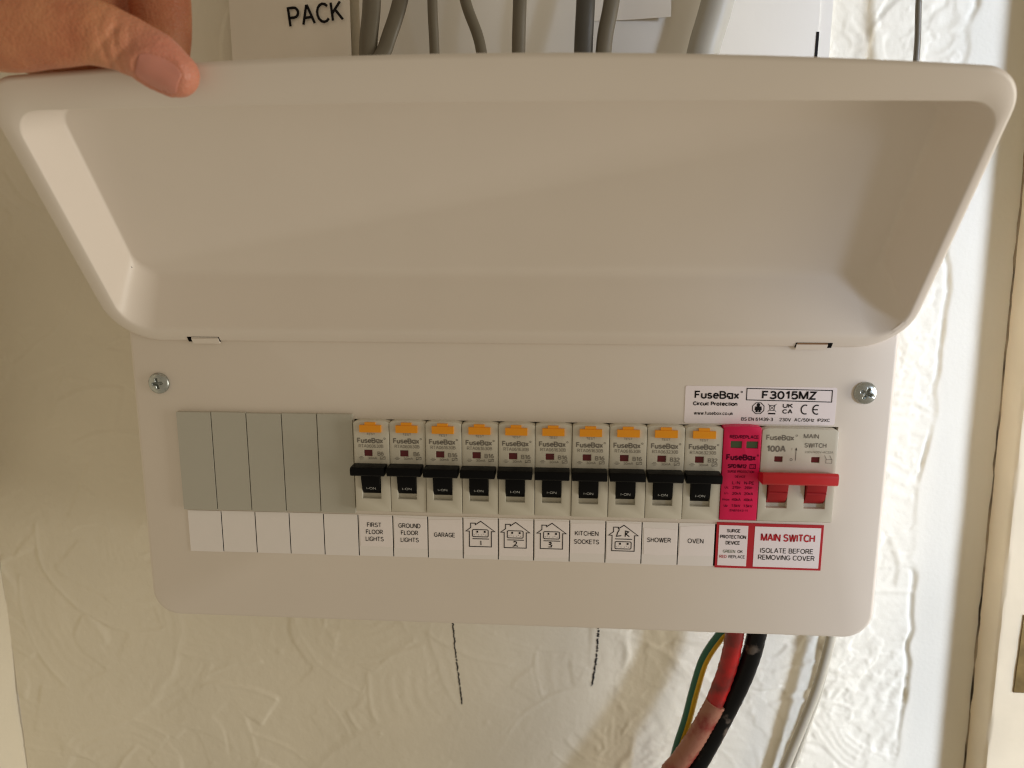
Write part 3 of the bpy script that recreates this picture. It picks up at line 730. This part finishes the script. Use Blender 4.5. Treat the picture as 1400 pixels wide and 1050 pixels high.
# ---- circuit labels under the breakers
part('label_backing', box_mesh(0.6, 271.0, -0.12, .3, -22.5, -0.7), 'near_black')
names = [None] * 5 + ['FIRST\nFLOOR\nLIGHTS', 'GROUND\nFLOOR\nLIGHTS', 'GARAGE', '#1', '#2', '#3', 'KITCHEN\nSOCKETS', '#LR', 'SHOWER', 'OVEN']
lab_me = box_mesh(0.27, 17.73, -0.42, 0.1, -22.6, -0.2, .06, 1)
def house(p, cx, cz, num):
    m = 'black_print'; lw = .42
    pts = [(-5.6, -6.2), (-5.6, 2.0), (-7.4, 2.0), (-4.9, 3.9), (-4.9, 6.3), (-2.5, 6.3), (-2.5, 5.5), (0.2, 7.4), (7.4, 2.0), (5.6, 2.0), (5.6, -6.2)]
    p.line([(cx + x, cz + z) for x, z in pts], lw, m, True)
    sz = 1.0 if num != 'LR' else -3.2
    p.line([(cx + x, cz + sz + z) for x, z in rrect(-4.0, 4.0, -1.9, 1.9, .6, 3)], lw, m, True)
    for k in (-1, 1):
        p.rect(cx + k * 1.9 - .1, cx + k * 1.9 + .8, cz + sz + .3, cz + sz + 1.3, m)
        for dx, dz in ((-1.2, -.9), (-.2, -.4), (.9, -.9)): p.rect(cx + k * 1.9 + dx - .16, cx + k * 1.9 + dx + .16, cz + sz + dz - .16, cz + sz + dz + .16, m)
    lz = -2.0 if num != 'LR' else .1
    p.line([(cx - 4, cz + lz), (cx + 4.4, cz + lz)], lw, m)
    hw = .5
    if num == '1': p.line([(cx + .2, cz - 3.0), (cx + .3, cz - 5.4)], hw, m)
    if num == '2': p.line([(cx - .9, cz - 3.2), (cx - .2, cz - 2.7), (cx + .7, cz - 3.1), (cx + .5, cz - 4.0), (cx - 1.0, cz - 5.4), (cx + .2, cz - 5.0), (cx + 1.4, cz - 5.3)], hw, m)
    if num == '3': p.line([(cx - 1.3, cz - 2.9), (cx - .3, cz - 2.7), (cx - .1, cz - 3.3), (cx - 1.0, cz - 3.9), (cx + .2, cz - 4.3), (cx - .1, cz - 5.2), (cx - 1.5, cz - 5.3)], hw, m)
    if num == 'LR':
        p.line([(cx - 2.0, cz + 5.2), (cx - 2.9, cz + 3.4), (cx - 3.4, cz + 1.5), (cx - 1.0, cz + 1.9)], hw, m)
        p.line([(cx + .9, cz + 1.4), (cx + 1.1, cz + 4.4), (cx + 2.6, cz + 4.0), (cx + 1.3, cz + 2.8), (cx + 3.0, cz + 1.4)], hw, m)
for i, nm in enumerate(names):
    lb = part('circuit_label', lab_me, 'label_card', (18 * i, random.uniform(-.06, .06), random.uniform(-.12, .12)))
    if not nm: continue
    # the printed sticker on the card
    zz0 = -16.4 + random.uniform(-1.6, .2); tl = random.uniform(-.012, .012)
    if nm[0] != '#': c = [(.9 + random.uniform(-.5, .3), zz0), (17.4, zz0 + random.uniform(-.4, .4)), (17.45, -1.2 + random.uniform(-1, .3)), (.8, -1.2 + random.uniform(-1, .3))]
    else: c = [(.7, -20.4 + random.uniform(-.5, .5)), (17.5, -20.2), (17.4, -1.2), (.6, -1.0)]
    if nm == 'SHOWER': c = [(1.2, -17), (8, -17.6), (17.2, -16.8), (17.2, -3.8), (1.0, -3.2)]
    link('sticker', sheet_mesh(c, -.56, -.3), 'label_paper', lb)
    p = Print(-.66)
    if nm[0] == '#': house(p, 9.0 + random.uniform(-.4, .2), -9.6, nm[1:])
    else:
        ls = nm.split('\n'); wds = {'FIRST': 7.4, 'FLOOR': 8.8, 'LIGHTS': 9.4, 'GROUND': 11.4, 'GARAGE': 10.8, 'KITCHEN': 11.8, 'SOCKETS': 12.6, 'SHOWER': 11.8, 'OVEN': 7.8}
        step = 3.8 if len(ls) == 3 else 4.4
        for k, l in enumerate(ls): p.text(l, 8.6 if i > 5 else 8.4, -9.4 + step * ((len(ls) - 1) / 2 - k) - (.4 if nm == 'GARAGE' else 0), wds[l], 2.45, 'soft_black_print', -.006)
    link('lettering', p.mesh(), None, lb)

# ---- red and white warning label
wl = part('warning_label', sheet_mesh([(270.6, -23.2), (322.2, -23.3), (322.2, .25), (270.6, .5)], -.62, .1), 'red_print')
wl['label'] = 'red bordered warning label reading MAIN SWITCH under the red switch'
o = (-0, 0, 0)
link('white_field', sheet_mesh([(271.8, -21.9), (285.9, -22.1), (285.9, -.9), (271.8, -.8)], -.70, -.5), 'gloss_label', wl)
link('white_field', sheet_mesh([(289.2, -22.1), (321.0, -22.2), (321.0, -1.2), (289.2, -1.1)], -.70, -.5), 'gloss_label', wl)
p = Print(-.78)
p.text('SURGE', 278.9, -3.6, 6.6, 1.8, 'black_print', .02); p.text('PROTECTION', 278.8, -6.8, 12.6, 1.9, 'black_print', .02); p.text('DEVICE', 278.8, -9.9, 7.0, 1.9, 'black_print', .02)
p.text('GREEN', 277.2, -14.4, 6.0, 1.6, 'green_print', .008); p.text('OK', 282.6, -14.4, 2.6, 1.6, 'soft_black_print', .008)
p.text('RED', 274.4, -17.2, 3.6, 1.6, 'red_print', .008); p.text('REPLACE', 281.1, -17.2, 8.0, 1.6, 'soft_black_print', .008)
p.text('MAIN SWITCH', 305.3, -6.6, 26.2, 4.0, 'red_print', .010)
p.text('ISOLATE BEFORE', 305.2, -13.4, 25.6, 2.6, 'soft_black_print', -.006); p.text('REMOVING COVER', 305.2, -17.0, 27.4, 2.6, 'soft_black_print', -.006)
link('lettering', p.mesh(), None, wl)

# ---- product label
pl = part('product_label', sheet_mesh(rrect(252.4, 323.4, 50.6, 68.9, 1.0, 4), -.16, .05), 'gloss_label')
pl['label'] = 'white printed maker\'s label above the pink surge protector'
p = Print(-.24); K = 'black_print'
p.text('FuseB@x', 267.4, 64.6, 22.5 - 1.4, 3.9, K, .012); p.ring(279.0, 66.2, .4, .25, K, 8)
p.text('Circuit Protection', 266.8, 60.3, 21.0, 2.0, K, .022)
p.text('www.fusebox.co.uk', 266.2, 55.6, 18.6, 1.7, K, .014)
p.line([(281.4, 68.0), (313.6 + 7.6, 67.5), (321.2, 61.9), (281.4, 62.4)], .42, K, True)
p.text('F3015MZ', 301.3, 64.9, 25.5, 4.1, K, .016)
c, z = 287.2, 58.4
p.ring(c, z, 2.9, .35, K, 8, 22.5, 382.5); p.ring(c, z + 1.6, .45, .8, K, 10)
p.poly([(c - 1.5, z + .9), (c + 1.5, z + .9), (c + 1.7, z - 1.0), (c - 1.7, z - 1.0)]); p.rect(c - 1.2, c - .15, z - 2.0, z - .9); p.rect(c + .15, c + 1.2, z - 2.0, z - .9)
c = 293.7
p.line([(c - 1.3, z + 1.5), (c - .9, z - 1.0), (c + .9, z - 1.0), (c + 1.3, z + 1.5)], .28, K, True); p.line([(c - 2, z - 1.6), (c + 2, z + 2.2)], .22); p.line([(c + 2, z - 1.6), (c - 2, z + 2.2)], .22); p.rect(c - 1.7, c + 1.7, z - 2.9, z - 2.2)
p.text('UK', 301.0, z + 1.4, 4.8, 2.2, K, .02); p.text('CA', 301.0, z - 1.4, 4.8, 2.2, K, .02)
p.ring(309.2, z - .3, 2.2, .6, K, 12, 65, 295, .85); p.ring(314.6, z - .3, 2.2, .6, K, 12, 65, 295, .85); p.line([(312.7, z - .3), (315.1, z - .3)], .55)
p.text('BS EN 61439-3', 287.0, 53.0, 15.0, 1.7, K, .018); p.text('230V  AC/50Hz', 305.6, 53.0, 16.4, 1.7, K, .012); p.text('IP2XC', 318.2, 53.0, 5.8, 1.6, K, .02)
link('lettering', p.mesh(), None, pl)

# ---- lid, held open: (x, u along the lid from the hinge, t depth of the tray)
TH = math.radians(144.5); LO = Vector((0, -1.2, 87.8))
LD = Vector((0, -math.sin(TH), -math.cos(TH))); LN = Vector((0, math.cos(TH), -math.sin(TH)))
def lidp(x, u, t): return LO + Vector((x, 0, 0)) + LD * u - LN * t
def bow(x):   # the free edge is bowed and sits a touch lower at its right end
    s = (x - 163) / 188.0
    return 7.0 * (1 - s * s) - 4.1 - 0.8 * s
OUT = (-27.6, 351.6, 0.0, 134.5); OPN = (-19.6, 346.4, 8.5, 119.6); FLR = (-13.6, 335.2, 28.5, 112.5); T = 19.0
def lerp(a, b, s): return tuple(x + (y - x) * s for x, y in zip(a, b))
R_ = []
def ring(rect, rb, rt, t, bw):
    pts = rrect(*rect, rb, 14, rt)
    # add points along the long edges so the bow is smooth
    out = []
    n = len(pts)
    for i in range(n):
        a, b = pts[i], pts[(i + 1) % n]; out.append(a)
        if math.dist(a, b) > 30:
            for k in range(1, 24): out.append((a[0] + (b[0] - a[0]) * k / 24, a[1] + (b[1] - a[1]) * k / 24))
    return [lidp(x, u + bw * bow(x) * max(0, min(1, (u - 80) / 40)), t) for x, u in out]
ins = lambda r, d: (r[0] + d, r[1] - d, r[2] + d, r[3] - d)
R_.append(ring(ins(OUT, 1.2), 22, 14, 4.2, 1)); R_.append(ring(ins(OUT, 0.2), 22.5, 14.5, 2.6, 1)); R_.append(ring(OUT, 23, 15, 1.5, 1))
R_.append(ring(ins(OUT, .5), 22.5, 14.5, .5, 1)); R_.append(ring(ins(OUT, 1.5), 21.5, 13.5, 0.05, 1))
R_.append(ring(lerp(ins(OUT, 1.6), OPN, .55), 18, 12.5, 0, .6))
for s_, t_, rb, rt in ((-.10, 0.0, 15, 12), (-.04, .2, 14.5, 11.6), (.0, .7, 14, 11.3), (.05, 1.6, 14, 11), (.11, 2.9, 14, 11), (.5, 10, 13, 10), (.88, T - 2.3, 12, 9.5), (.94, T - 1.3, 11.5, 9), (1.0, T - .6, 11, 8.6), (1.06, T - .18, 10.5, 8.2), (1.14, T, 10, 8)):
    R_.append(ring(lerp(OPN, FLR, s_), rb, rt, t_, .25 if s_ < .2 else 0))
bm = bmesh.new(); vr = [[bm.verts.new(p) for p in r] for r in R_]
for a, b in zip(vr, vr[1:]):
    n = len(a)
    for i in range(n): bm.faces.new((a[i], a[(i + 1) % n], b[(i + 1) % n], b[i]))
bm.faces.new(vr[-1])
bmesh.ops.recalc_face_normals(bm, faces=bm.faces)
cf = [f for f in bm.faces if len(f.verts) > 20][0]
if cf.normal.dot(LN) < 0: bmesh.ops.reverse_faces(bm, faces=bm.faces)
bmesh.ops.scale(bm, vec=(MM,) * 3, verts=bm.verts)
lid_me = bpy.data.meshes.new('lid'); bm.to_mesh(lid_me); bm.free(); smooth_by_angle(lid_me, 60)
lid = part('lid', lid_me, 'powder_coat')
md = lid.modifiers.new('thickness', 'SOLIDIFY'); md.thickness = 0.0009; md.offset = -1
# two specks of dirt in the tray
for x, u, r in ((-14.2, 33.5, .55), (-11.6, 26.0, .45)):
    link('dirt_speck', mesh_from([lidp(x + r * math.cos(a) * 1.3, u + r * math.sin(a), (16.2 if u < 40 else T) - .25) for a in [k * .9 for k in range(7)]], [tuple(range(7))]), 'pen_ink', lid)
# hinge tabs on near-black slabs, the slots' shade put into the colour
def lid_box(x0, x1, u0, u1, t0, t1, b, skew=0):
    bm = bmesh.new(); add_box(bm, x0, x1, u0, u1, t0, t1); bev(bm, b, 2)
    for v in bm.verts: v.co = lidp(v.co.x + skew * (v.co.y - u0), v.co.y, v.co.z)
    return smooth_by_angle(bm_mesh(bm))
for x0, x1, m, flip in ((10.6, 24.2, 'powder_coat', 1), (302.2, 316.4, 'brass_edge', -1)):
    link('slot_shade', lid_box(x0 - .9 - (1.2 if flip > 0 else -.5), x1 + .9 + (1.2 if flip < 0 else -.5), 0.3, 3.4, -.12, .5, .15, skew=.0), 'near_black', lid)
    tb = link('hinge_tab', lid_box(x0, x1, -.6, 2.6, -.55, .4, .25), 'powder_coat', lid)
    link('hinge_rod', lid_box(x0 + .2, x1 - .1, 2.7, 3.25, -.35, .2, .1), m, lid)

# ================================================================== HAND
def chain(pts, n=18, m=8):
    """list of ((x,y,z), r): lofted capsule"""
    P = [Vector(p) for p, r in pts]; Rr = [r for p, r in pts]
    C = catmull(P, m); K = len(C); rad = [float(np.interp(i / m, range(len(Rr)), Rr)) for i in range(K)]
    # rounded end caps
    d0 = (C[0] - C[1]).normalized(); d1 = (C[-1] - C[-2]).normalized()
    head = [(C[0] + d0 * rad[0] * math.sin(a), rad[0] * math.cos(a)) for a in (1.45, 1.15, .8, .4)]
    tail = [(C[-1] + d1 * rad[-1] * math.sin(a), rad[-1] * math.cos(a)) for a in (.4, .8, 1.15, 1.45)]
    seq = head + list(zip(C, rad)) + tail
    V = []; F = []
    for i, (c, r) in enumerate(seq):
        t = (seq[min(i + 1, len(seq) - 1)][0] - seq[max(i - 1, 0)][0]).normalized()
        s = t.cross(Vector((0, 1, 0.13))).normalized(); u = s.cross(t).normalized()
        for k in range(n): a = 2 * math.pi * k / n; V.append(c + s * r * math.cos(a) + u * r * math.sin(a) * 0.93)
    L = len(seq)
    for i in range(L - 1):
        for k in range(n): F.append((i * n + k, i * n + (k + 1) % n, (i + 1) * n + (k + 1) % n, (i + 1) * n + k))
    F.append(tuple(range(n))[::-1]); F.append(tuple(range((L - 1) * n, L * n)))
    return V, F
parts = [
    # thumb, lying on the inside of the lid's flange
    [((55.2, -85.5, 194.0), 8.2), ((49.5, -86.5, 198.0), 9.9), ((43.5, -87.5, 201.5), 9.7), ((38.0, -88.5, 204.2), 10.0), ((27.8, -91, 207.2), 11.2), ((12.6, -92, 209.2), 14.6), ((-4, -91, 212), 18.0), ((-34, -86, 222), 22), ((-70, -78, 236), 25), ((-110, -66, 250), 27)],
    # index finger hooked behind the lid
    [((36.0, -57, 203), 9.0), ((35.6, -55, 216), 10.8), ((34.2, -53, 232), 11.6), ((31, -55, 250), 12), ((18, -62, 266), 12), ((-20, -66, 268), 15), ((-66, -66, 262), 19)],
    # middle, ring and little finger
    [((14.0, -58, 205), 9.4), ((13.6, -54, 220), 11), ((12.5, -52, 238), 11.4), ((8, -49, 256), 11.4), ((-10, -57, 270), 12), ((-40, -62, 268), 15), ((-76, -64, 258), 19)],
    [((-8.0, -56, 207), 8.2), ((-9.0, -49, 222), 9.6), ((-11, -46, 238), 10.2), ((-17, -48, 254), 11), ((-32, -56, 264), 12), ((-60, -62, 262), 16), ((-90, -63, 254), 19)],
    [((-30, -58, 210), 7.2), ((-31, -51, 222), 8.4), ((-34, -49, 236), 9), ((-42, -52, 248), 10), ((-60, -58, 254), 13), ((-95, -62, 250), 18)],
    # web between thumb and fingers
    [((26, -76, 213), 8), ((2, -75, 217), 13), ((-22, -75, 224), 17)],
    [((30, -66, 204), 7), ((8, -66, 204.5), 8), ((-16, -66, 208), 8), ((-34, -66, 216), 9)],
    # palm
    [((-18, -80, 236), 22), ((-50, -76, 244), 26), ((-90, -68, 250), 28), ((-140, -58, 258), 26), ((-200, -48, 268), 27), ((-300, -36, 284), 32)],
]
V = []; F = []
for c in parts:
    v, f = chain(c); b = len(V); V += v; F += [tuple(i + b for i in q) for q in f]
hm = mesh_from(V, F)
bm = bmesh.new(); bm.from_mesh(hm); bmesh.ops.recalc_face_normals(bm, faces=bm.faces); bm.to_mesh(hm); bm.free()
tmp = bpy.data.objects.new('hand_tmp', hm); COL.objects.link(tmp)
rm = tmp.modifiers.new('r', 'REMESH'); rm.mode = 'VOXEL'; rm.voxel_size = 0.0011
sm = tmp.modifiers.new('s', 'SMOOTH'); sm.factor = .5; sm.iterations = 9
hand_me = bpy.data.meshes.new_from_object(tmp.evaluated_get(bpy.context.evaluated_depsgraph_get()))
bpy.data.objects.remove(tmp)
# nail bed frame: thumb axis, and the direction the nail faces
tip = Vector((57.5, -85.5, 193.0)); ax = (Vector((57.5, -85.5, 193.0)) - Vector((43.5, -87.5, 201.5))).normalized()
face = Vector((0.05, -0.88, -0.48)); face = (face - ax * face.dot(ax)).normalized(); sd = ax.cross(face).normalized()
nc = Vector((53.0, -86.0, 195.2))
# knuckle creases over the thumb's joint and the fold around the nail
ca = Vector((38.5, -88.3, 204.0)); cax = (Vector((43.5, -87.5, 201.5)) - Vector((27.8, -91, 207.2))).normalized()
co_ = np.zeros(len(hand_me.vertices) * 3); hand_me.vertices.foreach_get('co', co_); co_ = co_.reshape(-1, 3) / MM
no = np.zeros(len(hand_me.vertices) * 3); hand_me.vertices.foreach_get('normal', no); no = no.reshape(-1, 3)
rel = co_ - np.array(ca); al = rel @ np.array(cax); dist = np.linalg.norm(rel, axis=1)
front = np.clip(no @ np.array(face), 0, 1)
disp = np.zeros(len(co_))
for o_, a_, w_ in ((-4.4, .55, .8), (-1.4, .9, .9), (1.2, .75, .8), (4.0, .8, .9), (7, .4, .8), (-8, .4, 1.0), (-13, .3, 1.2)):
    wob = 1.0 * np.sin(rel @ np.array(sd) * .5 + o_)
    disp -= a_ * np.exp(-((al - o_ - wob) / w_) ** 2) * front * np.exp(-(dist / 17) ** 4)
disp += .7 * np.exp(-(al / 6) ** 2) * np.exp(-(dist / 13) ** 4) * front
reln = co_ - np.array(nc); na, ns = reln @ np.array(ax), reln @ np.array(sd); nf = reln @ np.array(face)
e_ = np.sqrt((na / 8.0) ** 2 + (ns / 6.6) ** 2)
near = (nf > 2) & (e_ < 2)
disp += np.where(near, -.45 * np.clip((1.0 - e_) / .12, 0, 1) + .5 * np.where(na < 5, 1, .2) * np.exp(-((e_ - 1.12) / .12) ** 2), 0)
co_ = co_ + no * disp[:, None]
hand_me.vertices.foreach_set('co', (co_ * MM).ravel()); hand_me.update()
hand = tag(link('hand', hand_me, 'skin', smooth=True), 'bare hand holding the lid open, thumb pressed on its upper left edge', 'hand')
# nail: curved shield set in the fold, height read from the finger's own surface
from mathutils.bvhtree import BVHTree
bvh = BVHTree.FromPolygons([tuple(v.co) for v in hand_me.vertices], [tuple(p.vertices) for p in hand_me.polygons])
V = []; F = []; NA_, NS_ = 16, 14
for i in range(NA_ + 1):
    for k in range(NS_ + 1):
        u, v = -1 + 2 * i / NA_, -1 + 2 * k / NS_
        a_ = u * 7.4; s_ = v * 6.1 * (math.sqrt(max(0, 1 - abs(u) ** 3.2 * .75)))
        p0 = (nc + ax * a_ + sd * s_ + face * 30) * MM
        hit = bvh.ray_cast(p0, -face)
        z = (hit[0] / MM if hit[0] else nc + ax * a_ + sd * s_)
        lift = .3 - .5 * max(0, abs(v) - .8) - .8 * max(0, -u - .82)
        V.append(z + face * lift)
for i in range(NA_):
    for k in range(NS_):
        a = i * (NS_ + 1) + k; F.append((a, a + 1, a + NS_ + 2, a + NS_ + 1))
nm = mesh_from(V, F); bm = bmesh.new(); bm.from_mesh(nm)
for _ in range(4): bmesh.ops.smooth_vert(bm, verts=bm.verts, factor=.5, use_axis_x=True, use_axis_y=True, use_axis_z=True)
for f in bm.faces:
    f.normal_update()
    if f.normal.dot(face) < 0: f.normal_flip()
bm.to_mesh(nm); bm.free()
nl = link('thumb_nail', nm, 'nail', hand, smooth=True)
nl.modifiers.new('t', 'SOLIDIFY').thickness = 0.0004
